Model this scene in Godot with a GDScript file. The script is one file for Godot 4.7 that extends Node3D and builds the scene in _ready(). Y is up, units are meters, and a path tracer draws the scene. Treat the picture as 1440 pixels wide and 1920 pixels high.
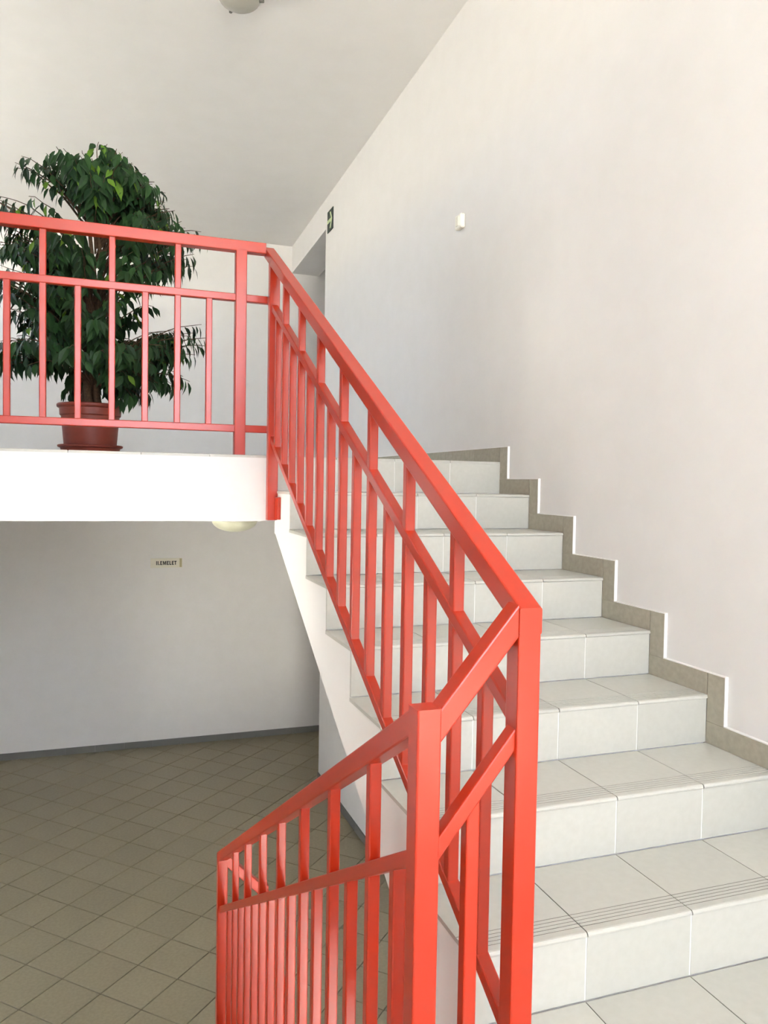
extends Node3D

# Stairwell: the upper landing floor is y = 0, the flight rises away from the camera (towards -z),
# the faces of the tiles on the wall beside it lie in the plane x = 0. Metres.
const RISE := 0.16614
const RUN := 0.3075
const STEPS := 9
const LOW := -2.99          # the floor below
const MID := -1.4953        # the half landing the camera stands on
const FRONT := 7.6         # the glazed wall behind the camera, out of view, placed for even daylight
const HALL := 5.0           # the hall reaches this far to the side, with unseen windows there
const UNSEEN_HALL_WINDOWS := [[-4.3, -0.5, 1.50, 1.98], [-0.85, -0.05, -2.75, -1.3]]   # z from, z to, y from, y to: one on each storey, out of view, placed to light walls and ceiling
const WELL_Z := [0.30, 0.65]   # a small unseen opening in the well side wall, placed to light the stringer
const WELL_Y := [-1.70, -0.50]
const EDGE := 2.46          # where the half landing begins
var rng := RandomNumberGenerator.new()
var M := {}
var used := {}

# ------------------------------------------------------------------ nodes
func numbered(called: String) -> String:
	if not used.has(called):
		used[called] = 0
		return called
	used[called] += 1
	return "%s_%03d" % [called, used[called]]

func tag(o: Node, label: String, category: String, group := "") -> void:
	o.set_meta("label", label)
	o.set_meta("category", category)
	if group != "":
		o.set_meta("group", group)

func thing(called: String, label: String, category: String, at := Vector3.ZERO, group := "") -> Node3D:
	var o := Node3D.new()
	o.name = numbered(called)
	add_child(o)
	o.position = at
	tag(o, label, category, group)
	return o

func put(called: String, mesh: Mesh, mat: Material, parent: Node = null, xf := Transform3D.IDENTITY) -> MeshInstance3D:
	var o := MeshInstance3D.new()
	o.mesh = mesh
	o.material_override = mat
	o.transform = xf
	o.cast_shadow = GeometryInstance3D.SHADOW_CASTING_SETTING_ON
	if parent == null:
		o.name = numbered(called)
		add_child(o)
	else:
		o.name = called
		parent.add_child(o, true)
	return o

func struct(called: String, mesh: Mesh, mat: Material, label := "", xf := Transform3D.IDENTITY) -> MeshInstance3D:
	var o := put(called, mesh, mat, null, xf)
	o.set_meta("kind", "structure")
	if label != "":
		o.set_meta("label", label)
	return o

# ------------------------------------------------------------------ mesh helpers
func mb() -> SurfaceTool:
	var st := SurfaceTool.new()
	st.begin(Mesh.PRIMITIVE_TRIANGLES)
	return st

func tri(st: SurfaceTool, a: Vector3, b: Vector3, c: Vector3, out: Vector3) -> void:
	var n := (b - a).cross(c - a)
	if n.length_squared() < 1e-16:
		return
	n = n.normalized()
	var flip := n.dot(out) > 0.0        # clockwise fronts: swap when the order runs anticlockwise
	if n.dot(out) < 0.0:
		n = -n
	st.set_normal(n)
	st.add_vertex(a)
	if flip:
		st.set_normal(n)
		st.add_vertex(c)
		st.set_normal(n)
		st.add_vertex(b)
	else:
		st.set_normal(n)
		st.add_vertex(b)
		st.set_normal(n)
		st.add_vertex(c)

func quad(st: SurfaceTool, a: Vector3, b: Vector3, c: Vector3, d: Vector3, out: Vector3) -> void:
	tri(st, a, b, c, out)
	tri(st, a, c, d, out)

func box_into(st: SurfaceTool, lo: Vector3, hi: Vector3, c := 0.0) -> void:
	# a box with its long edges chamfered by c
	var d := hi - lo
	if c <= 0.0:
		var v := func(i: int) -> Vector3: return Vector3(hi.x if i & 1 else lo.x, hi.y if i & 2 else lo.y, hi.z if i & 4 else lo.z)
		quad(st, v.call(0), v.call(1), v.call(3), v.call(2), Vector3(0, 0, -1))
		quad(st, v.call(4), v.call(5), v.call(7), v.call(6), Vector3(0, 0, 1))
		quad(st, v.call(0), v.call(1), v.call(5), v.call(4), Vector3(0, -1, 0))
		quad(st, v.call(2), v.call(3), v.call(7), v.call(6), Vector3(0, 1, 0))
		quad(st, v.call(0), v.call(2), v.call(6), v.call(4), Vector3(-1, 0, 0))
		quad(st, v.call(1), v.call(3), v.call(7), v.call(5), Vector3(1, 0, 0))
		return
	var m := (lo + hi) * 0.5
	var h := d * 0.5
	c = minf(c, minf(h.x, minf(h.y, h.z)) * 0.9)
	for axis in 3:
		var u := (axis + 1) % 3
		var w := (axis + 2) % 3
		for s in [-1.0, 1.0]:
			var q: Array[Vector3] = []
			for k in [[-1, -1], [1, -1], [1, 1], [-1, 1]]:
				var p := Vector3.ZERO
				p[axis] = s * h[axis]
				p[u] = k[0] * (h[u] - c)
				p[w] = k[1] * (h[w] - c)
				q.append(m + p)
			var n := Vector3.ZERO
			n[axis] = s
			quad(st, q[0], q[1], q[2], q[3], n)
	for axis in 3:           # the twelve chamfers
		var u := (axis + 1) % 3
		var w := (axis + 2) % 3
		for su in [-1.0, 1.0]:
			for sw in [-1.0, 1.0]:
				var q: Array[Vector3] = []
				for e in [[-1.0, 0], [1.0, 0], [1.0, 1], [-1.0, 1]]:
					var p := Vector3.ZERO
					p[axis] = e[0] * (h[axis] - c)
					p[u] = su * (h[u] - (c if e[1] == 0 else 0.0))
					p[w] = sw * (h[w] - (0.0 if e[1] == 0 else c))
					q.append(m + p)
				var n := Vector3.ZERO
				n[u] = su
				n[w] = sw
				quad(st, q[0], q[1], q[2], q[3], n)
	for sx in [-1.0, 1.0]:   # and eight corners
		for sy in [-1.0, 1.0]:
			for sz in [-1.0, 1.0]:
				var s := Vector3(sx, sy, sz)
				tri(st, m + s * Vector3(h.x, h.y - c, h.z - c), m + s * Vector3(h.x - c, h.y, h.z - c), m + s * Vector3(h.x - c, h.y - c, h.z), s)

func box(lo: Vector3, hi: Vector3, c := 0.0) -> ArrayMesh:
	var st := mb()
	box_into(st, lo, hi, c)
	return st.commit()

func prism(st: SurfaceTool, outline: PackedVector2Array, frame: Transform3D, depth: float) -> void:
	# a flat outline in the frame's x and y, extruded by depth along its z
	var idx := Geometry2D.triangulate_polygon(outline)
	var n := outline.size()
	var z := frame.basis.z
	var at := func(i: int, k: float) -> Vector3: return frame * Vector3(outline[i].x, outline[i].y, k)
	for t in range(0, idx.size(), 3):
		tri(st, at.call(idx[t], 0.0), at.call(idx[t + 1], 0.0), at.call(idx[t + 2], 0.0), -z * signf(depth))
		tri(st, at.call(idx[t], depth), at.call(idx[t + 1], depth), at.call(idx[t + 2], depth), z * signf(depth))
	var area := 0.0
	for i in n:
		area += outline[i].cross(outline[(i + 1) % n])
	for i in n:
		var j := (i + 1) % n
		var e := (outline[j] - outline[i])
		var o := Vector2(e.y, -e.x) * signf(area)
		quad(st, at.call(i, 0.0), at.call(j, 0.0), at.call(j, depth), at.call(i, depth), frame.basis * Vector3(o.x, o.y, 0))

func along_x(x0: float) -> Transform3D:
	# outlines given as (z, y), extruded along x
	return Transform3D(Basis(Vector3(0, 0, 1), Vector3(0, 1, 0), Vector3(1, 0, 0)), Vector3(x0, 0, 0))

func beam(a: Vector3, b: Vector3, side: Vector3, w: float, h: float, na := Vector3.ZERO, nb := Vector3.ZERO, c := 0.0035) -> ArrayMesh:
	# a square tube with rounded edges from a to b; na and nb turn the cuts at its ends
	var st := mb()
	var d := (b - a).normalized()
	var s := (side - d * side.dot(d)).normalized()
	var u := d.cross(s).normalized()
	if na == Vector3.ZERO:
		na = d
	if nb == Vector3.ZERO:
		nb = d
	var prof: Array[Vector2] = []
	for k in [[1, 1], [-1, 1], [-1, -1], [1, -1]]:
		var corner := Vector2(k[0] * (w * 0.5 - c), k[1] * (h * 0.5 - c))
		var start := atan2(k[1], k[0]) - PI / 4
		for i in 3:
			prof.append(corner + Vector2.from_angle(start + i * PI / 4) * c)
	var ra: Array[Vector3] = []
	var rb: Array[Vector3] = []
	for p in prof:
		var o := s * p.x + u * p.y
		ra.append(a + o - d * (o.dot(na) / d.dot(na)))
		rb.append(b + o - d * (o.dot(nb) / d.dot(nb)))
	for i in prof.size():
		var j := (i + 1) % prof.size()
		var mid := (prof[i] + prof[j]) * 0.5
		quad(st, ra[i], ra[j], rb[j], rb[i], s * mid.x + u * mid.y)
	for i in range(1, prof.size() - 1):
		tri(st, ra[0], ra[i], ra[i + 1], -d)
		tri(st, rb[0], rb[i], rb[i + 1], d)
	return st.commit()

func lathe(profile: Array, seg := 40, smooth := true) -> ArrayMesh:
	# profile of Vector2(radius, height), outside seen from outside when it runs upwards
	var st := mb()
	if smooth:
		st.set_smooth_group(0)
	for i in profile.size() - 1:
		var p: Vector2 = profile[i]
		var q: Vector2 = profile[i + 1]
		var e := q - p
		var nn := Vector2(e.y, -e.x).normalized()
		for k in seg:
			var a0 := TAU * k / seg
			var a1 := TAU * (k + 1) / seg
			var d0 := Vector3(cos(a0), 0, sin(a0))
			var d1 := Vector3(cos(a1), 0, sin(a1))
			var v := [d0 * p.x + Vector3.UP * p.y, d1 * p.x + Vector3.UP * p.y, d1 * q.x + Vector3.UP * q.y, d0 * q.x + Vector3.UP * q.y]
			var n0 := d0 * nn.x + Vector3.UP * nn.y
			var n1 := d1 * nn.x + Vector3.UP * nn.y
			var nv := [n0, n1, n1, n0]
			for t in [[0, 1, 2], [0, 2, 3]]:
				var fn: Vector3 = (v[t[1]] - v[t[0]]).cross(v[t[2]] - v[t[0]])
				if fn.length_squared() < 1e-18:
					continue
				var order: Array = t if fn.dot(n0 + n1) < 0 else [t[0], t[2], t[1]]
				for x in order:
					st.set_normal(nv[x])
					st.add_vertex(v[x])
	return st.commit()

func tube_into(st: SurfaceTool, pts: PackedVector3Array, r0: float, r1: float, seg := 6) -> void:
	var n := pts.size()
	var rings := []
	for i in n:
		var d := (pts[mini(i + 1, n - 1)] - pts[maxi(i - 1, 0)]).normalized()
		var s := d.cross(Vector3(0.31, 0.2, 0.93)).normalized()
		var u := s.cross(d)
		var r := lerpf(r0, r1, float(i) / (n - 1))
		var ring := []
		for k in seg:
			var a := TAU * k / seg
			var o := s * cos(a) + u * sin(a)
			ring.append([pts[i] + o * r, o])
		rings.append(ring)
	for i in n - 1:
		for k in seg:
			var j := (k + 1) % seg
			var q := [rings[i][k], rings[i][j], rings[i + 1][j], rings[i + 1][k]]
			for t in [[0, 1, 2], [0, 2, 3]]:
				var fn: Vector3 = (q[t[1]][0] - q[t[0]][0]).cross(q[t[2]][0] - q[t[0]][0])
				var order: Array = t if fn.dot(q[0][1]) < 0 else [t[0], t[2], t[1]]
				for x in order:
					st.set_normal(q[x][1])
					st.add_vertex(q[x][0])

func tile_mesh(w: float, d: float, t: float, c := 0.0015) -> ArrayMesh:
	# lies in x and z about its middle, its face at y = 0
	var st := mb()
	var x := w * 0.5
	var z := d * 0.5
	var top := [Vector3(-x + c, 0, -z + c), Vector3(x - c, 0, -z + c), Vector3(x - c, 0, z - c), Vector3(-x + c, 0, z - c)]
	var rim := [Vector3(-x, -c, -z), Vector3(x, -c, -z), Vector3(x, -c, z), Vector3(-x, -c, z)]
	var foot := []
	for p in rim:
		foot.append(Vector3(p.x, -t, p.z))
	quad(st, top[0], top[1], top[2], top[3], Vector3.UP)
	quad(st, foot[0], foot[1], foot[2], foot[3], Vector3.DOWN)
	for i in 4:
		var j := (i + 1) % 4
		var o: Vector3 = (rim[i] + rim[j]) * 0.5
		o.y = 0
		quad(st, top[i], top[j], rim[j], rim[i], o.normalized() + Vector3.UP)
		quad(st, rim[i], rim[j], foot[j], foot[i], o)
	return st.commit()

# ------------------------------------------------------------------ materials
func grain(dark: Color, light: Color, freq: float, seed_no: int, size := 256, octaves := 4) -> NoiseTexture2D:
	var n := FastNoiseLite.new()
	n.seed = seed_no
	n.frequency = freq
	n.fractal_octaves = octaves
	var g := Gradient.new()
	g.set_color(0, dark)
	g.set_color(1, light)
	var t := NoiseTexture2D.new()
	t.width = size
	t.height = size
	t.seamless = true
	t.noise = n
	t.color_ramp = g
	return t

func flat(c: Color, rough: float, metal := 0.0) -> StandardMaterial3D:
	var m := StandardMaterial3D.new()
	m.albedo_color = c
	m.roughness = rough
	m.metallic = metal
	return m

func triplanar(m: StandardMaterial3D, scale: float, world := true) -> StandardMaterial3D:
	m.uv1_triplanar = true
	m.uv1_world_triplanar = world
	m.uv1_scale = Vector3.ONE * scale
	return m

func make_materials() -> void:
	var w := flat(Color(0.89, 0.881, 0.868), 0.9)
	w.albedo_texture = grain(Color(0.985, 0.984, 0.98), Color(1, 1, 1), 0.012, 3, 512, 5)
	M.wall = triplanar(w, 0.7)
	var c := flat(Color(0.935, 0.926, 0.912), 0.95)
	c.albedo_texture = w.albedo_texture
	M.ceiling = triplanar(c, 0.5)
	M.white = flat(Color(0.92, 0.912, 0.895), 0.6)
	var tile_tones := [Color(0.745, 0.737, 0.70), Color(0.757, 0.75, 0.712), Color(0.733, 0.727, 0.69)]
	M.tile = []
	for i in 3:
		var t := flat(tile_tones[i], 0.34)
		t.albedo_texture = grain(Color(0.97, 0.97, 0.965), Color(1, 1, 1), 0.05, 20 + i)
		M.tile.append(triplanar(t, 2.5))
	var floor_tones := [Color(0.612, 0.577, 0.475), Color(0.619, 0.584, 0.482), Color(0.605, 0.571, 0.47)]
	M.floor_tile = []
	for i in 3:
		var t := flat(floor_tones[i], 0.42)
		t.albedo_texture = grain(Color(0.92, 0.92, 0.91), Color(1, 1, 1), 0.06, 30 + i)
		M.floor_tile.append(triplanar(t, 2.5))
	M.skirt = []
	for i in 2:
		var t := flat([Color(0.67, 0.65, 0.585), Color(0.69, 0.67, 0.605)][i], 0.75)
		t.albedo_texture = grain(Color(0.92, 0.92, 0.91), Color(1, 1, 1), 0.04, 40 + i)
		M.skirt.append(triplanar(t, 3.0))
	M.dark_skirt = flat(Color(0.43, 0.43, 0.41), 0.5)
	M.grout = flat(Color(0.87, 0.865, 0.84), 0.9)
	M.groove = flat(Color(0.42, 0.40, 0.36), 0.95)
	M.dark_grout = flat(Color(0.24, 0.22, 0.18), 0.95)
	var r := flat(Color(0.70, 0.178, 0.072), 0.28)
	r.metallic_specular = 0.5
	M.red = r
	M.clay = triplanar(flat(Color(0.50, 0.20, 0.14), 0.5), 3.0)
	M.clay.albedo_texture = grain(Color(0.9, 0.9, 0.9), Color(1, 1, 1), 0.03, 9)
	M.soil = flat(Color(0.12, 0.085, 0.06), 1.0)
	var b := flat(Color(0.40, 0.31, 0.22), 0.9)
	b.albedo_texture = grain(Color(0.6, 0.58, 0.55), Color(1, 1, 1), 0.06, 10)
	M.bark = triplanar(b, 4.0)
	M.leaf = []
	for col in [Color(0.13, 0.235, 0.12), Color(0.155, 0.275, 0.135), Color(0.11, 0.20, 0.115), Color(0.36, 0.50, 0.16)]:
		var l := flat(col, 0.5)
		l.metallic_specular = 0.3
		l.cull_mode = BaseMaterial3D.CULL_DISABLED
		l.backlight_enabled = true
		l.backlight = Color(col.r, col.g, col.b) * 0.35
		M.leaf.append(l)
	var gl := flat(Color(0.9, 0.95, 0.95, 0.08), 0.05)
	gl.transparency = BaseMaterial3D.TRANSPARENCY_ALPHA
	M.glass = gl
	M.frame = flat(Color(0.92, 0.92, 0.9), 0.4)

# ------------------------------------------------------------------ stairs
func tread_mesh(w: float) -> ArrayMesh:
	# outline as (z, y): nose at z = 0, face at y = 0, five grooves behind the nose
	var L := RUN + 0.002
	var o := PackedVector2Array([Vector2(-L, -0.012), Vector2(-L, -0.001), Vector2(-L + 0.001, 0)])
	for k in 5:
		var g := -0.079 + k * 0.0128
		o.append_array([Vector2(g - 0.0016, 0), Vector2(g - 0.0012, -0.0022), Vector2(g + 0.0012, -0.0022), Vector2(g + 0.0016, 0)])
	o.append_array([Vector2(-0.008, 0), Vector2(-0.004, -0.0011), Vector2(-0.0012, -0.0038), Vector2(0, -0.007), Vector2(0, -0.0105), Vector2(-0.0015, -0.012)])
	var st := mb()
	prism(st, o, along_x(-w * 0.5), w)
	return st.commit()

func groove_mesh(w: float) -> ArrayMesh:
	# the dirt that lies in the five grooves
	var st := mb()
	for k in 5:
		var g := -0.079 + k * 0.0128
		box_into(st, Vector3(-w * 0.5 + 0.001, -0.0024, g - 0.0013), Vector3(w * 0.5 - 0.001, -0.0007, g + 0.0013))
	return st.commit()

func flight(label: String, at: Vector3, turned: bool) -> Node3D:
	# the top riser at z = 0, the flight falling towards +z, x from -1.188 to 0
	var t := thing("staircase", label, "staircase", at)
	if turned:
		t.rotation.y = PI
	var x0 := -1.188
	# concrete body under the tiles: saw-toothed above, plain sloped soffit below
	var o := PackedVector2Array([Vector2(-0.02, -0.371), Vector2(-0.02, -0.012), Vector2(-0.012, -0.012)])
	for k in STEPS:
		o.append(Vector2(k * RUN - 0.01, -k * RISE - 0.012))
		o.append(Vector2(k * RUN - 0.01, -(k + 1) * RISE - 0.012))
	o.remove_at(2)
	var zend := (STEPS - 1) * RUN
	o[o.size() - 1] = Vector2(zend - 0.01, -STEPS * RISE)
	o.append(Vector2(zend - 0.01, -0.371 - 0.557 * zend))
	o.append(Vector2(0, -0.371))
	var st := mb()
	prism(st, o, along_x(x0), -x0)
	put("body", st.commit(), M.white, t)
	var spans := [[-0.2835, 0.0], [-0.5865, -0.2865], [-0.8895, -0.5895], [-1.1925, -0.8925]]
	var wide := tread_mesh(0.3)
	var narrow := tread_mesh(0.2835)
	var wide_dirt := groove_mesh(0.3)
	var narrow_dirt := groove_mesh(0.2835)
	for k in STEPS:
		for i in 4:
			var a: float = spans[i][0]
			var b: float = spans[i][1]
			var w := b - a
			var mat: Material = M.tile[rng.randi() % 3]
			if k > 0:
				var tread := put("tread_tile", narrow if i == 0 else wide, mat, t, Transform3D(Basis.IDENTITY, Vector3((a + b) * 0.5, -k * RISE, k * RUN + 0.004)))
				put("groove", narrow_dirt if i == 0 else wide_dirt, M.groove, tread)
			# riser tile stands below the nose of step k
			var rise := tile_mesh(w - (0.0045 if i == 3 else 0.0), RISE - 0.014, 0.01, 0.001)
			var xf := Transform3D(Basis(Vector3(1, 0, 0), Vector3(0, 0, 1), Vector3(0, -1, 0)), Vector3((a + b) * 0.5 + (0.00225 if i == 3 else 0.0), -k * RISE - 0.0125 - (RISE - 0.014) * 0.5, k * RUN))
			put("riser_tile", rise, M.tile[rng.randi() % 3], t, xf)
		if k > 0:
			for i in 3:       # the darkened joints between the treads
				var x: float = spans[i][0] - 0.0015
				put("joint", box(Vector3(x - 0.0016, -0.011, -RUN + 0.002), Vector3(x + 0.0016, -0.0014, -0.002)), M.dark_grout, t, Transform3D(Basis.IDENTITY, Vector3(0, -k * RISE, k * RUN)))
		for i in 3:           # and the pale ones between the risers
			var x: float = spans[i][0] - 0.0015
			put("joint", box(Vector3(x - 0.0016, -RISE + 0.001, -0.01), Vector3(x + 0.0016, -0.012, -0.0008)), M.grout, t, Transform3D(Basis.IDENTITY, Vector3(0, -k * RISE, k * RUN)))
	return t

func railing() -> void:
	var t := thing("stair_railing", "red painted steel stair railing of square bars along landing edge and both flights", "railing")
	var X := Vector3(1, 0, 0)
	var Zn := Vector3(0, 0, 1)
	var red: Material = M.red
	# --- along the upper landing
	var lz := -0.075
	var rails := [["top_rail", 1.004, 0.05], ["mid_rail", 0.757, 0.034], ["bottom_rail", 0.143, 0.034]]
	for r in rails:
		put(r[0], beam(Vector3(-2.62, r[1] - r[2] * 0.5, lz), Vector3(-1.237 if r[0] == "top_rail" else -1.19, r[1] - r[2] * 0.5, lz), Zn, r[2], r[2]), red, t)
	for i in 9:
		var x := -1.4975 - 0.1425 * i
		if x < -2.6:
			continue
		var tall := i % 2 == 1
		put("baluster", beam(Vector3(x, 0.13, lz), Vector3(x, 0.965 if tall else 0.735, lz), X, 0.028, 0.028), red, t)
	put("post", beam(Vector3(-2.60, 0, lz), Vector3(-2.60, 0.965, lz), X, 0.052, 0.05), red, t)
	put("post", beam(Vector3(-1.352, 0, lz), Vector3(-1.352, 0.965, lz), X, 0.052, 0.05), red, t)
	# --- the flight going up
	var ux := -1.2125
	var top := func(z: float) -> float: return 0.945 - 0.5365 * z
	var mid := func(z: float) -> float: return 0.722 - 0.5365 * z
	var bot := func(z: float) -> float: return 0.115 - 0.539 * z
	var slope_rail := func(called: String, f: Callable, z0: float, z1: float, x: float, w: float, h: float) -> void:
		var drop: float = (f.call(z0) - f.call(z1)) / (z1 - z0)
		var dy := -h * 0.5 * sqrt(1 + drop * drop)
		put(called, beam(Vector3(x, f.call(z0) + dy, z0), Vector3(x, f.call(z1) + dy, z1), X, w, h, Zn, Zn), red, t)
	slope_rail.call("top_rail", top, -0.1, 2.4125, ux, 0.047, 0.044)
	slope_rail.call("mid_rail", mid, 0.03, 2.38, ux, 0.03, 0.03)
	slope_rail.call("bottom_rail", bot, 0.03, 2.38, ux, 0.03, 0.03)
	for m in range(1, 16):
		var z := 0.15 * m - 0.0135
		var tall := m % 2 == 0
		put("baluster", beam(Vector3(ux, bot.call(z) - 0.012, z), Vector3(ux, (top.call(z) if tall else mid.call(z)) - 0.02, z), X, 0.027, 0.027), red, t)
	put("post", beam(Vector3(ux, -0.303, 0.027), Vector3(ux, top.call(0.03) - 0.03, 0.027), X, 0.047, 0.046), red, t)
	for y in [0.74, 0.126]:
		put("stub", beam(Vector3(ux, y, -0.06), Vector3(ux, y, 0.01), X, 0.03, 0.03), red, t)
	put("fixing_plate", box(Vector3(-1.203, -0.298, 0.045), Vector3(-1.1885, -0.195, 0.118), 0.002), red, t)
	put("post", beam(Vector3(ux, -1.62, 2.3875), Vector3(ux, top.call(2.3875) - 0.04, 2.3875), X, 0.047, 0.047), red, t)
	# --- across the gap between the flights
	var gap := func(called: String, a: Vector3, b: Vector3, h: float) -> void:
		put(called, beam(a, b, Zn, h + 0.004, h, X, X), red, t)
	var gz := 2.3875
	gap.call("top_rail", Vector3(-1.39, -0.557, gz), Vector3(-1.2365, -0.374, gz), 0.0405)
	gap.call("mid_rail", Vector3(-1.39, -0.787, gz), Vector3(-1.235, -0.597, gz), 0.028)
	gap.call("bottom_rail", Vector3(-1.39, -1.39, gz), Vector3(-1.235, -1.2, gz), 0.028)
	put("baluster", beam(Vector3(-1.3165, -1.3, gz), Vector3(-1.3165, -0.705, gz), X, 0.027, 0.027), red, t)
	# --- the flight going down
	var dx := -1.4115
	var dtop := func(z: float) -> float: return -0.526 + 0.562 * (z - 2.379)
	var dmid := func(z: float) -> float: return -0.792 + 0.5665 * (z - 2.365)
	var dbot := func(z: float) -> float: return -1.402 + 0.5665 * (z - 2.365)
	put("post", beam(Vector3(dx, -2.0, gz), Vector3(dx, -0.524, gz), X, 0.047, 0.047), red, t)
	slope_rail.call("top_rail", dtop, -0.102, 2.38, dx, 0.0455, 0.044)
	slope_rail.call("mid_rail", dmid, -0.08, 2.38, dx, 0.03, 0.03)
	slope_rail.call("bottom_rail", dbot, -0.08, 2.38, dx, 0.03, 0.03)
	for m in range(1, 16):
		var z := 0.015 + 0.15 * m
		var tall := m % 2 == 0
		put("baluster", beam(Vector3(dx, dbot.call(z) - 0.03, z), Vector3(dx, (dtop.call(z) if tall else dmid.call(z)) - 0.025, z), X, 0.027, 0.027), red, t)
	put("post", beam(Vector3(dx, LOW, -0.0765), Vector3(dx, dtop.call(-0.0765) - 0.035, -0.0765), X, 0.047, 0.047), red, t)
	# --- at its foot: across the gap, then on down below the upper flight
	gap.call("top_rail", Vector3(-1.39, -1.95, -0.0765), Vector3(-1.215, -2.13, -0.0765), 0.042)
	gap.call("mid_rail", Vector3(-1.39, -2.20, -0.0765), Vector3(-1.235, -2.36, -0.0765), 0.028)
	put("post", beam(Vector3(ux, LOW, -0.0765), Vector3(ux, -2.10, -0.0765), X, 0.047, 0.047), red, t)
	var ltop := func(z: float) -> float: return -2.09 - 0.54 * (z + 0.1)
	slope_rail.call("top_rail", ltop, -0.1, 2.4, ux, 0.047, 0.044)
	for m in range(0, 7):
		var z := 0.3 * m + 0.2
		put("baluster", beam(Vector3(ux, ltop.call(z) - 0.9, z), Vector3(ux, ltop.call(z) - 0.03, z), X, 0.027, 0.027), red, t)

# ------------------------------------------------------------------ the plant
func leaf_mesh(l: float, w: float, curl: float) -> ArrayMesh:
	# grows along +z from the stalk, face up, folded along its midrib, tip drawn out and drooping
	var st := mb()
	var rows := [[0.0, 0.0], [0.16, 0.62], [0.4, 1.0], [0.66, 0.66], [0.86, 0.2], [1.0, 0.0]]
	var mid := []
	var lft := []
	var rgt := []
	for r in rows:
		var s: float = r[0]
		var y := -curl * s * s * l
		mid.append(Vector3(0, y, s * l))
		lft.append(Vector3(-w * 0.5 * r[1], y + w * 0.13 * r[1], s * l))
		rgt.append(Vector3(w * 0.5 * r[1], y + w * 0.13 * r[1], s * l))
	for i in rows.size() - 1:
		quad(st, mid[i], mid[i + 1], lft[i + 1], lft[i], Vector3.UP)
		quad(st, mid[i], mid[i + 1], rgt[i + 1], rgt[i], Vector3.UP)
	return st.commit()

func crown_reach(y: float) -> float:
	# how far the crown reaches from the trunk at a height over the landing
	var k := [[0.26, 0.26], [0.34, 0.44], [0.47, 0.62], [0.62, 0.59], [0.8, 0.57], [1.0, 0.62], [1.15, 0.60], [1.28, 0.50], [1.38, 0.40], [1.46, 0.29], [1.56, 0.10]]
	for i in k.size() - 1:
		if y <= k[i + 1][0]:
			return lerpf(k[i][1], k[i + 1][1], clampf((y - k[i][0]) / (k[i + 1][0] - k[i][0]), 0, 1))
	return 0.06

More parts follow.
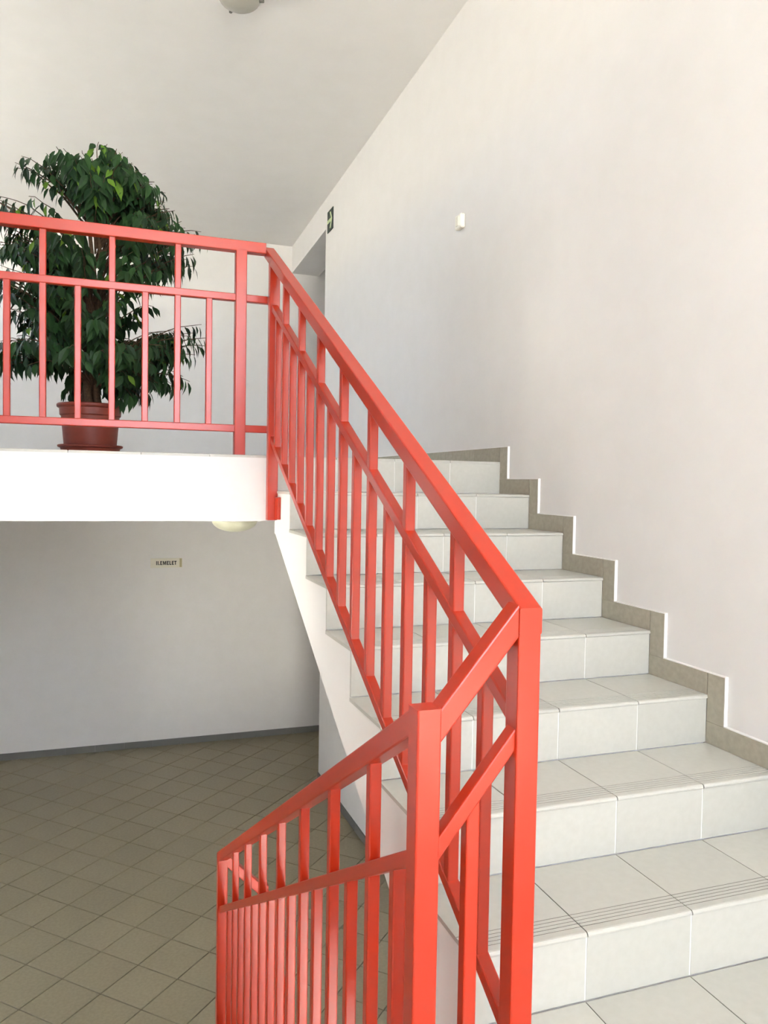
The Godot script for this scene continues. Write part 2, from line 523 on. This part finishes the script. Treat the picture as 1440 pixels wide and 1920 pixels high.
func plant() -> void:
	var base := Vector3(-2.022, 0, -0.66)
	var sc := put("plant_saucer", lathe([Vector2(0.0, 0.0), Vector2(0.125, 0.0), Vector2(0.138, 0.008), Vector2(0.146, 0.032), Vector2(0.158, 0.037), Vector2(0.160, 0.046), Vector2(0.154, 0.049), Vector2(0.142, 0.042), Vector2(0.132, 0.014), Vector2(0.0, 0.012)]), M.clay, null, Transform3D(Basis.IDENTITY, base))
	tag(sc, "round terracotta coloured saucer under the big potted weeping fig", "plant saucer")
	var t := thing("potted_fig", "tall weeping fig with dark drooping leaves in a terracotta coloured pot on the upper landing", "potted plant", base + Vector3(0, 0.0125, 0))
	put("pot", lathe([Vector2(0.0, 0.0), Vector2(0.120, 0.0), Vector2(0.126, 0.004), Vector2(0.142, 0.182), Vector2(0.149, 0.188), Vector2(0.151, 0.222), Vector2(0.160, 0.226), Vector2(0.163, 0.232), Vector2(0.163, 0.240), Vector2(0.158, 0.245), Vector2(0.150, 0.245), Vector2(0.146, 0.235), Vector2(0.143, 0.212), Vector2(0.0, 0.212)], 56), M.clay, t)
	put("soil", lathe([Vector2(0.143, 0.213), Vector2(0.10, 0.22), Vector2(0.0, 0.224)], 32), M.soil, t)
	# four stems wound about each other
	for k in 4:
		var pts := PackedVector3Array()
		for i in 12:
			var s := i / 11.0
			var a := k * TAU / 4 + s * 5.0
			var r := 0.034 * (1.0 - s * 0.5) + 0.05 * maxf(0, s - 0.55)
			pts.append(Vector3(cos(a) * r + 0.03 * s, 0.20 + s * (0.86 + 0.07 * k), sin(a) * r))
		var st := mb()
		tube_into(st, pts, 0.021, 0.008, 8)
		put("trunk", st.commit(), M.bark, t)
	var meshes := []
	for k in 4:
		meshes.append(leaf_mesh([0.072, 0.080, 0.064, 0.076][k], [0.033, 0.036, 0.031, 0.030][k], [0.18, 0.28, 0.12, 0.35][k]))
	var places := []
	var twigs := mb()
	var made := 0
	var limb_y := 0.0
	var limb_a := 0.0
	var limb_r := 0.0
	for b in 348:
		if b % 6 == 0:        # a new limb; its twigs end near one another
			var f := fmod((b / 6) * 0.6180339 + 0.2, 1.0)
			limb_y = lerpf(0.32, 1.52, pow(f, 0.95))
			limb_a = rng.randf() * TAU
			limb_r = rng.randf_range(0.70, 1.06)
		var y := clampf(limb_y + rng.randf_range(-0.10, 0.07), 0.27, 1.56)
		var ang := limb_a + rng.randf_range(-0.42, 0.42) * (1.0 if y < 1.35 else 2.5)
		var reach := crown_reach(y) * limb_r * rng.randf_range(0.72, 1.0)
		var dir := Vector3(cos(ang), 0, sin(ang))
		if dir.z < -0.3:
			reach *= 0.9
		var from := Vector3(0.02, clampf(y - reach * 0.55 - 0.02, 0.34, 1.15), 0) + dir * 0.02
		var tip := Vector3(0.02, y, 0) + dir * reach
		var crest := from.lerp(tip, 0.62) + Vector3(0, 0.07 + 0.10 * reach, 0)
		var pts := PackedVector3Array()
		for i in 9:
			var s := i / 8.0
			pts.append(from.lerp(crest, s).lerp(crest.lerp(tip, s), s) + Vector3(rng.randf_range(-0.006, 0.006), rng.randf_range(-0.006, 0.006), rng.randf_range(-0.006, 0.006)))
		tube_into(twigs, pts, 0.0045 if b % 3 else 0.007, 0.0013, 5)
		var n := rng.randi_range(13, 17)
		for i in n:
			var s := lerpf(0.34, 1.0, (i + rng.randf() * 0.6) / n)
			var u := minf(s * 8.0, 7.99)
			var p := pts[int(u)].lerp(pts[int(u) + 1], u - int(u))
			var along := (pts[int(u) + 1] - pts[int(u)]).normalized()
			var sidew := along.cross(Vector3.UP).normalized() * (1.0 if i % 2 else -1.0)
			var out := (along * rng.randf_range(0.15, 0.6) + sidew * rng.randf_range(0.25, 0.8) + Vector3.DOWN * rng.randf_range(0.55, 1.5)).normalized()
			var face := (Vector3.UP * 0.7 + dir * rng.randf_range(0.4, 1.1) + Vector3(rng.randf_range(-0.5, 0.5), 0, rng.randf_range(-0.5, 0.5)))
			face = (face - out * face.dot(out)).normalized()
			var bs := Basis(face.cross(out), face, out).scaled_local(Vector3.ONE * rng.randf_range(0.8, 1.18))
			var q := p + sidew * 0.01 + out * 0.008
			if (absf(q.x) < 0.05 and q.y < 0.28) or base.z + q.z > -0.19:
				continue
			var shade := 0 if rng.randf() < 0.5 else (1 if rng.randf() < 0.5 else 2)
			if rng.randf() < (0.05 if y > 0.85 else 0.012):
				shade = 3
			places.append([q, bs, rng.randi() % 4, shade])
	put("twig", twigs.commit(), M.bark, t).set_meta("kind", "stuff")
	places.sort_custom(func(a, b): return a[0].z > b[0].z)
	var rest := [mb(), mb(), mb(), mb()]
	for i in places.size():
		var p: Array = places[i]
		var xf := Transform3D(p[1], p[0])
		if i < 300:
			put("leaf", meshes[p[2]], M.leaf[p[3]], t, xf)
		else:
			rest[p[3]].append_from(meshes[p[2]], 0, xf)
	for k in 4:
		put("foliage", rest[k].commit(), M.leaf[k], t).set_meta("kind", "stuff")

# ------------------------------------------------------------------ fittings
func lamp(label: String, at: Vector3, glass: Material, clips: int) -> void:
	var t := thing("ceiling_lamp", label, "ceiling lamp", at)
	put("base", lathe([Vector2(0.0, -0.022), Vector2(0.128, -0.022), Vector2(0.137, -0.016), Vector2(0.14, -0.006), Vector2(0.14, 0.0), Vector2(0.0, 0.0)], 48), M.frame, t)
	var dome := []
	for i in 15:
		var a := -PI / 2 + i * (PI / 2 + 0.12) / 14.0
		dome.append(Vector2(cos(a) * 0.118, -0.024 + sin(a) * 0.058))
	dome[0].x = 0.0
	put("glass_dome", lathe(dome, 48), glass, t)
	var clip_mat := flat(Color(0.55, 0.55, 0.52), 0.3, 0.8)
	for k in clips:
		var a := -0.3 + k * TAU / 3
		var st := mb()
		box_into(st, Vector3(0.112, -0.044, -0.009), Vector3(0.141, -0.018, 0.009), 0.003)
		put("clip", st.commit(), clip_mat, t, Transform3D(Basis(Vector3.UP, a), Vector3.ZERO))

func fittings() -> void:
	var dome := flat(Color(0.66, 0.65, 0.60), 0.12)
	dome.clearcoat_enabled = true
	dome.clearcoat = 0.8
	lamp("round dome lamp with glossy glass on the upper ceiling, at the top of the photo", Vector3(-1.237, ceil_y(-0.93), -0.93), dome, 3)
	var pale := flat(Color(0.80, 0.80, 0.70), 0.3)
	lamp("round pale dome lamp under the landing slab, peeping out below its edge", Vector3(-1.302, -0.31, -0.5), pale, 0)
	# escape route arrow
	var s := thing("arrow_sign", "small dark green square sign with a pale arrow on the upper wall by the passage", "sign", Vector3(0.011, 2.3, -3.415))
	put("panel", box(Vector3(-0.006, -0.098, -0.092), Vector3(0.001, 0.098, 0.092), 0.001), flat(Color(0.03, 0.13, 0.085), 0.45), s)
	var pale_green := flat(Color(0.80, 0.86, 0.66), 0.5)
	var arrow := mb()
	prism(arrow, PackedVector2Array([Vector2(-0.092, -0.016), Vector2(0.03, -0.016), Vector2(-0.006, -0.074), Vector2(0.022, -0.074), Vector2(0.07, 0), Vector2(0.022, 0.074), Vector2(-0.006, 0.074), Vector2(0.03, 0.016), Vector2(-0.092, 0.016)]), Transform3D(Basis(Vector3(0, 0, 1), Vector3(0, 1, 0), Vector3(1, 0, 0)), Vector3(-0.0072, 0, 0)), 0.0015)
	put("arrow", arrow.commit(), pale_green, s)
	# light switch
	var w := thing("light_switch", "small white surface mounted light switch on the wall above the stairs", "light switch", Vector3(0.012, 1.411, -0.548))
	var plastic := flat(Color(0.93, 0.92, 0.87), 0.35)
	put("housing", box(Vector3(-0.030, -0.041, -0.041), Vector3(0, 0.041, 0.041), 0.006), plastic, w)
	put("rocker", box(Vector3(-0.036, -0.027, -0.018), Vector3(-0.028, 0.027, 0.018), 0.003), flat(Color(0.95, 0.94, 0.89), 0.25), w)
	# floor plate
	var p := thing("floor_plate", "narrow cream plate with bold black capitals on the lower back wall under the landing", "sign", Vector3(-1.316, -1.012, -4.999))
	put("panel", box(Vector3(-0.165, -0.051, -0.001), Vector3(0.165, 0.051, 0.005), 0.001), flat(Color(0.87, 0.85, 0.785), 0.6), p)
	put("end_strip", box(Vector3(0.135, -0.046, 0.004), Vector3(0.158, 0.046, 0.0065), 0.0008), flat(Color(0.70, 0.66, 0.50), 0.5), p)
	# heavy narrow capitals, each letter its outline in units of its own width and the cap height
	var ch := 0.042
	var bar := 0.0088
	var q := bar / ch
	var e_out := func(w: float) -> PackedVector2Array:
		var k := bar / w
		return PackedVector2Array([Vector2(0, 0), Vector2(1, 0), Vector2(1, q), Vector2(k, q), Vector2(k, 0.5 - q * 0.5), Vector2(0.88, 0.5 - q * 0.5), Vector2(0.88, 0.5 + q * 0.5), Vector2(k, 0.5 + q * 0.5), Vector2(k, 1 - q), Vector2(1, 1 - q), Vector2(1, 1), Vector2(0, 1)])
	var m_out := PackedVector2Array([Vector2(0, 0), Vector2(0.24, 0), Vector2(0.24, 0.58), Vector2(0.41, 0), Vector2(0.59, 0), Vector2(0.76, 0.58), Vector2(0.76, 0), Vector2(1, 0), Vector2(1, 1), Vector2(0.70, 1), Vector2(0.5, 0.40), Vector2(0.30, 1), Vector2(0, 1)])
	var kl := bar / 0.02
	var kt := bar / 0.024
	var block := PackedVector2Array([Vector2(0, 0), Vector2(1, 0), Vector2(1, 1), Vector2(0, 1)])
	var letters := [[block, bar, 0.006], [block, bar, 0.0045], [PackedVector2Array([Vector2(0, 0), Vector2(1, 0), Vector2(1, q), Vector2(0, q)]), 0.0085, 0.004],
		[e_out.call(0.022), 0.022, 0.006], [m_out, 0.034, 0.006], [e_out.call(0.022), 0.022, 0.0055],
		[PackedVector2Array([Vector2(0, 0), Vector2(1, 0), Vector2(1, q), Vector2(kl, q), Vector2(kl, 1), Vector2(0, 1)]), 0.02, 0.005], [e_out.call(0.022), 0.022, 0.0035],
		[PackedVector2Array([Vector2(0.5 - kt * 0.5, 0), Vector2(0.5 + kt * 0.5, 0), Vector2(0.5 + kt * 0.5, 1 - q), Vector2(1, 1 - q), Vector2(1, 1), Vector2(0, 1), Vector2(0, 1 - q), Vector2(0.5 - kt * 0.5, 1 - q)]), 0.024, 0.0]]
	var pen := -0.107
	var text := mb()
	for l in letters:
		var shape := PackedVector2Array()
		for v in l[0]:
			shape.append(Vector2(pen + v.x * l[1], (v.y - 0.5) * ch))
		prism(text, shape, Transform3D(Basis.IDENTITY, Vector3(0, 0, 0.0046)), 0.0014)
		pen += l[1] + l[2]
	var ink := put("lettering", text.commit(), flat(Color(0.05, 0.04, 0.03), 0.6), p)
	ink.set_meta("label", "black lettering II.EMELET")

# ------------------------------------------------------------------ the setting
func ceil_y(z: float) -> float:
	return 2.695 + 0.040 * minf(z, 0.0)

func windows() -> void:
	var x0 := -2.5
	var x1 := -0.12
	var z0 := FRONT
	var st := mb()
	var openings := [[0.40, 2.60], [-4.3, -1.9]]  # both out of view; the lower one puts a bright reflection on the balusters
	var ys := [-4.9, -4.3, -1.9, 0.40, 2.60, 3.0]
	box_into(st, Vector3(-2.95, -4.9, z0), Vector3(x0, 3.0, z0 + 0.22))
	box_into(st, Vector3(x1, -4.9, z0), Vector3(0.32, 3.0, z0 + 0.22))
	for k in [0, 2, 4]:
		box_into(st, Vector3(x0, ys[k], z0), Vector3(x1, ys[k + 1], z0 + 0.22))
	struct("wall_front", st.commit(), M.wall, "unseen white wall with windows behind the camera")
	for i in 2:      # the unseen hall windows, off to the side, lighting the right wall and ceiling
		var f := mb()
		var hw: Array = UNSEEN_HALL_WINDOWS[i]
		for k in 3:
			var z: float = lerpf(hw[0] + 0.03, hw[1] - 0.03, k / 2.0)
			box_into(f, Vector3(-HALL - 0.14, hw[2], z - 0.03), Vector3(-HALL - 0.07, hw[3], z + 0.03))
		box_into(f, Vector3(-HALL - 0.14, hw[2], hw[0]), Vector3(-HALL - 0.07, hw[2] + 0.06, hw[1]))
		box_into(f, Vector3(-HALL - 0.14, hw[3] - 0.06, hw[0]), Vector3(-HALL - 0.07, hw[3], hw[1]))
		var w := struct("unseen_window_%d" % (i + 3), f.commit(), M.frame, "unseen white framed hall glazing that lights the walls")
		put("pane", box(Vector3(-HALL - 0.108, hw[2] + 0.05, hw[0] + 0.05), Vector3(-HALL - 0.102, hw[3] - 0.05, hw[1] - 0.05)), M.glass, w)
	var ws := mb()  # unseen well opening, placed to brighten the stringer side
	for e in [[WELL_Z[0], WELL_Z[0] + 0.05, WELL_Y[0], WELL_Y[1]], [WELL_Z[1] - 0.05, WELL_Z[1], WELL_Y[0], WELL_Y[1]], [WELL_Z[0], WELL_Z[1], WELL_Y[0], WELL_Y[0] + 0.05], [WELL_Z[0], WELL_Z[1], WELL_Y[1] - 0.05, WELL_Y[1]]]:
		box_into(ws, Vector3(-2.77, e[2], e[0]), Vector3(-2.70, e[3], e[1]))
	var ww := struct("unseen_window_5", ws.commit(), M.frame, "unseen small glazed opening in the well side wall, lighting the stringer")
	put("pane", box(Vector3(-2.738, WELL_Y[0] + 0.04, WELL_Z[0] + 0.04), Vector3(-2.732, WELL_Y[1] - 0.04, WELL_Z[1] - 0.04)), M.glass, ww)
	for i in 2:
		var y0: float = openings[i][0]
		var y1: float = openings[i][1]
		var f := mb()
		box_into(f, Vector3(x0, y0, z0 + 0.08), Vector3(x0 + 0.06, y1, z0 + 0.15))
		box_into(f, Vector3(x1 - 0.06, y0, z0 + 0.08), Vector3(x1, y1, z0 + 0.15))
		box_into(f, Vector3(x0, y0, z0 + 0.08), Vector3(x1, y0 + 0.06, z0 + 0.15))
		box_into(f, Vector3(x0, y1 - 0.06, z0 + 0.08), Vector3(x1, y1, z0 + 0.15))
		box_into(f, Vector3((x0 + x1) * 0.5 - 0.04, y0, z0 + 0.08), Vector3((x0 + x1) * 0.5 + 0.04, y1, z0 + 0.15))
		var w := struct("unseen_window_%d" % (i + 1), f.commit(), M.frame, "unseen white framed stairwell glazing behind the camera")
		for k in 2:
			var a := x0 + 0.06 if k == 0 else (x0 + x1) * 0.5 + 0.04
			var b := (x0 + x1) * 0.5 - 0.04 if k == 0 else x1 - 0.06
			put("pane", box(Vector3(a, y0 + 0.06, z0 + 0.112), Vector3(b, y1 - 0.06, z0 + 0.118)), M.glass, w)

func shell() -> void:
	# right wall: both storeys, ends at the passages
	var st := mb()
	box_into(st, Vector3(0.012, -4.9, -3.58), Vector3(0.32, 3.0, FRONT))
	prism(st, PackedVector2Array([Vector2(-3.58, 2.266), Vector2(-3.58, 3.0), Vector2(-5.0, 3.0), Vector2(-5.0, 2.20)]), along_x(0.012), 0.308)
	box_into(st, Vector3(0.012, -0.80, -5.0), Vector3(0.32, -0.31, -3.58))
	struct("wall_right", st.commit(), M.wall, "tall white plastered wall beside the stairs")
	struct("wall_back", box(Vector3(-HALL - 0.2, -3.3, -5.2), Vector3(2.2, 3.0, -5.0)), M.wall, "plain back wall of both storeys")
	st = mb()
	box_into(st, Vector3(-2.83, -4.9, 0.0), Vector3(-2.63, 3.0, WELL_Z[0]))
	box_into(st, Vector3(-2.83, -4.9, WELL_Z[1]), Vector3(-2.63, 3.0, FRONT))
	box_into(st, Vector3(-2.83, -4.9, WELL_Z[0]), Vector3(-2.63, WELL_Y[0], WELL_Z[1]))
	box_into(st, Vector3(-2.83, WELL_Y[1], WELL_Z[0]), Vector3(-2.63, 3.0, WELL_Z[1]))
	struct("wall_left", st.commit(), M.wall, "white side wall of the stairwell")
	st = mb()
	for k in 2:
		var hw: Array = UNSEEN_HALL_WINDOWS[k]
		var bot: float = [-0.31, LOW - 0.31][k]
		var top: float = [3.0, -0.31][k]
		box_into(st, Vector3(-HALL - 0.2, bot, -5.0), Vector3(-HALL, top, hw[0]))
		box_into(st, Vector3(-HALL - 0.2, bot, hw[1]), Vector3(-HALL, top, 0.2))
		box_into(st, Vector3(-HALL - 0.2, bot, hw[0]), Vector3(-HALL, hw[2], hw[1]))
		box_into(st, Vector3(-HALL - 0.2, hw[3], hw[0]), Vector3(-HALL, top, hw[1]))
	box_into(st, Vector3(-HALL, -3.3, 0.0), Vector3(-2.83, 3.0, 0.2))
	struct("wall_hall", st.commit(), M.wall, "hall walls beyond the stairwell")
	st = mb()
	box_into(st, Vector3(2.0, -3.3, -5.0), Vector3(2.2, 3.0, -3.3))
	box_into(st, Vector3(0.32, -3.3, -3.5), Vector3(2.2, 3.0, -3.3))
	struct("wall_passage", st.commit(), M.wall, "walls of the side passage")
	# ceiling, falling a little towards the back
	st = mb()
	prism(st, PackedVector2Array([Vector2(7.8, ceil_y(0)), Vector2(0, ceil_y(0)), Vector2(-5.1, ceil_y(-5.1)), Vector2(-5.1, 3.05), Vector2(7.8, 3.05)]), along_x(-HALL - 0.2), HALL + 2.4)
	struct("ceiling", st.commit(), M.ceiling, "off-white ceiling over the landing")
	# upper landing slab with its edge tiles
	st = mb()
	box_into(st, Vector3(-HALL, -0.31, -5.0), Vector3(0.012, -0.012, -0.002))
	box_into(st, Vector3(0.0, -0.31, -5.0), Vector3(2.0, -0.012, -3.58))
	var slab := struct("floor_upper", st.commit(), M.wall, "white edged slab of the upper landing")
	put("floor_finish", box(Vector3(-HALL, -0.013, -5.0), Vector3(0.0, 0.0, -0.302)), M.tile[0], slab)
	var edge := tile_mesh(0.3, 0.3, 0.012, 0.0025)
	for k in 20:
		var x := -0.1425 if k == 0 else -0.4375 - 0.303 * (k - 1)
		put("tile", tile_mesh(0.2835, 0.3, 0.012, 0.0025) if k == 0 else edge, M.tile[k % 3], slab, Transform3D(Basis.IDENTITY, Vector3(x, 0, -0.148)))
	# half landing the photo was taken from
	st = mb()
	box_into(st, Vector3(-2.63, MID - 0.18, EDGE - 0.01), Vector3(0.012, MID - 0.012, FRONT))
	var half := struct("floor_half_landing", st.commit(), M.wall, "half landing slab")
	for i in 9:
		for j in 9:
			put("tile", edge, M.tile[(i * 2 + j) % 3], half, Transform3D(Basis.IDENTITY, Vector3(-0.1425 - 0.303 * i, MID, EDGE + 0.15 + 0.303 * j)))
	# the lower floor: square tiles laid on the diagonal
	st = mb()
	box_into(st, Vector3(-HALL, LOW - 0.31, -5.0), Vector3(0.012, LOW - 0.008, 0.0))
	box_into(st, Vector3(0.0, LOW - 0.31, -5.0), Vector3(2.0, LOW - 0.008, -3.58))
	var low := struct("floor_lower", st.commit(), M.dark_grout, "grey beige tiled floor of the storey below, laid diagonally")
	var hd := 0.2075
	var side := hd * sqrt(2.0) - 0.0065
	var square := tile_mesh(side, side, 0.008, 0.001)
	var limit := PackedVector2Array([Vector2(-3.75, -4.99), Vector2(0.0, -4.99), Vector2(0.0, 0.0), Vector2(-3.75, 0.0)])
	var limit_side := PackedVector2Array([Vector2(0.0, -4.99), Vector2(0.8, -4.99), Vector2(0.8, -3.585), Vector2(0.0, -3.585)])
	var turn := Basis(Vector3.UP, PI / 4)
	for i in range(-10, 15):
		for j in range(-21, 6):
			if (i + j) % 2 == 0:
				continue
			var c := Vector2(-1.9625 + i * hd, -0.859 + j * hd)
			var r := side / sqrt(2.0)
			var diamond := PackedVector2Array([c + Vector2(r, 0), c + Vector2(0, r), c + Vector2(-r, 0), c + Vector2(0, -r)])
			var whole := c.x - r > -3.75 and c.x + r < 0.0 and c.y - r > -4.99 and c.y + r < 0.0
			var mat: Material = M.floor_tile[rng.randi() % 3]
			if whole:
				put("tile", square, mat, low, Transform3D(turn, Vector3(c.x, LOW, c.y)))
				continue
			var pieces: Array = Geometry2D.intersect_polygons(diamond, limit)
			pieces.append_array(Geometry2D.intersect_polygons(diamond, limit_side))
			for piece in pieces:
				if piece.size() < 3:
					continue
				var ps := mb()
				prism(ps, piece, Transform3D(Basis(Vector3(1, 0, 0), Vector3(0, 0, 1), Vector3(0, -1, 0)), Vector3(0, LOW, 0)), 0.008)
				put("tile", ps.commit(), mat, low)
	st = mb()
	box_into(st, Vector3(-HALL, LOW - 0.009, -5.0), Vector3(-3.752, LOW, 0.0))
	box_into(st, Vector3(0.803, LOW - 0.009, -5.0), Vector3(2.0, LOW, -3.59))
	put("floor_finish", st.commit(), M.floor_tile[0], low)
	# unseen slab that closes the well further down and keeps stray light out
	st = mb()
	box_into(st, Vector3(-2.83, -4.9, -0.3), Vector3(0.32, -4.7, FRONT))
	box_into(st, Vector3(-2.83, -4.9, -0.5), Vector3(0.32, LOW - 0.31, -0.3))
	struct("unseen_well_floor", st.commit(), M.wall, "unseen slab closing the well far below")

func baseboards() -> void:
	# stepped tile skirting along the flight: a strip over each tread, an upright strip before each riser
	var t := Node3D.new()
	t.name = "baseboard_right"
	add_child(t)
	t.set_meta("kind", "structure")
	t.set_meta("label", "stepped grey beige tile skirting along the stairs on the white wall")
	var hs := 0.076
	var ws := 0.08
	var g := 0.0016
	var turn := Basis(Vector3(0, 0, 1), Vector3(-1, 0, 0), Vector3(0, -1, 0))   # tile face towards -x: mesh x runs along z, mesh z downwards
	var lay := func(z0: float, z1: float, y0: float, y1: float, parent: Node, mats: Array) -> void:
		put("tile", tile_mesh(z1 - z0, y1 - y0, 0.0118, 0.0008), mats[rng.randi() % mats.size()], parent, Transform3D(turn, Vector3(0, (y0 + y1) * 0.5, (z0 + z1) * 0.5)))
	var caps := mb()
	for k in STEPS:
		var y := -k * RISE
		var z := k * RUN
		# upright piece in front of riser k
		lay.call(z + g, z + ws, y - RISE + hs, y + hs, t, M.skirt)
		if k < STEPS - 1:
			lay.call(z + g * 0.0, z + RUN - g, y - RISE, y - RISE + hs - 0.0006, t, M.skirt)
			box_into(caps, Vector3(-0.0005, y - RISE + hs, z + ws), Vector3(0.0125, y - RISE + hs + 0.0035, z + RUN + ws + 0.003))
		box_into(caps, Vector3(-0.0005, y - RISE + hs, z + ws), Vector3(0.0125, y + hs + 0.003, z + ws + 0.0035))
	for k in 12:
		lay.call(-0.3 * (k + 1) + g, -0.3 * k - g, 0.0, hs, t, M.skirt)
	box_into(caps, Vector3(-0.0005, hs, -3.58), Vector3(0.0125, hs + 0.003, ws))
	lay.call(EDGE, EDGE + 0.3, MID, MID + hs, t, M.skirt)
	put("painted_edge", caps.commit(), M.white, t)
	# plain skirting on the lower floor
	var b := Node3D.new()
	b.name = "baseboard_back"
	add_child(b)
	b.set_meta("kind", "structure")
	b.set_meta("label", "dark grey tile skirting along the lower back wall")
	var up := Basis(Vector3(1, 0, 0), Vector3(0, 0, 1), Vector3(0, -1, 0))
	for k in 16:
		var x := -3.92 + 0.291 * k
		put("tile", tile_mesh(0.2902, 0.068, 0.0118, 0.0008), M.dark_skirt, b, Transform3D(up, Vector3(x, LOW + 0.034, -4.988)))
	var s := Node3D.new()
	s.name = "baseboard_side"
	add_child(s)
	s.set_meta("kind", "structure")
	s.set_meta("label", "dark grey tile skirting on the lower wall under the stairs")
	for k in 12:
		lay.call(-0.298 * (k + 1) + g, -0.298 * k - g, LOW, LOW + 0.068, s, [M.dark_skirt])

func _ready() -> void:
	rng.seed = 20240611
	# camera
	var cam := Camera3D.new()
	cam.name = "camera"
	cam.transform = Transform3D(Basis(Vector3(0.94147, 0.01680, 0.33668), Vector3(-0.00365, 0.99921, -0.03965), Vector3(-0.33708, 0.03610, 0.94078)), Vector3(-1.95973, -0.12369, 3.68042))
	cam.fov = 66.234
	cam.near = 0.05
	cam.current = true
	add_child(cam)
	# daylight from a bright, slightly hazy sky through the unseen stairwell and hall windows
	var we := WorldEnvironment.new()
	we.name = "environment"
	var env := Environment.new()
	var sky := Sky.new()
	var sm := ProceduralSkyMaterial.new()
	sm.sky_top_color = Color(0.64, 0.70, 0.80)
	sm.sky_horizon_color = Color(0.84, 0.85, 0.865)
	sm.ground_horizon_color = Color(1.0, 0.985, 0.95)
	sm.ground_bottom_color = Color(1.0, 0.98, 0.94)
	sm.sky_curve = 0.12
	sky.sky_material = sm
	env.background_mode = Environment.BG_SKY
	env.sky = sky
	env.background_energy_multiplier = 20.0
	env.tonemap_mode = Environment.TONE_MAPPER_LINEAR
	env.tonemap_exposure = 2.18
	env.sdfgi_enabled = true
	env.ssao_enabled = true
	env.ssil_enabled = true
	we.environment = env
	add_child(we)
	# the sun, high outside the unseen stairwell windows: it only reaches the half landings behind the camera
	var sun := DirectionalLight3D.new()
	sun.name = "sun"
	sun.light_color = Color(1.0, 0.97, 0.93)
	sun.light_energy = 9.0
	sun.shadow_enabled = true
	sun.light_angular_distance = 0.6
	add_child(sun)
	sun.look_at_from_position(Vector3(-1.5, 7.7, 6.2), Vector3.ZERO)

	make_materials()
	shell()
	windows()
	flight("tiled staircase rising beside the white wall to the upper landing", Vector3.ZERO, false)
	# the flight down to the lower floor lies just below the frame: part of the setting
	var down := flight("tiled flight going down to the lower floor", Vector3(-2.60, MID, EDGE), true)
	down.remove_meta("category")
	down.set_meta("kind", "structure")
	baseboards()
	railing()
	plant()
	fittings()
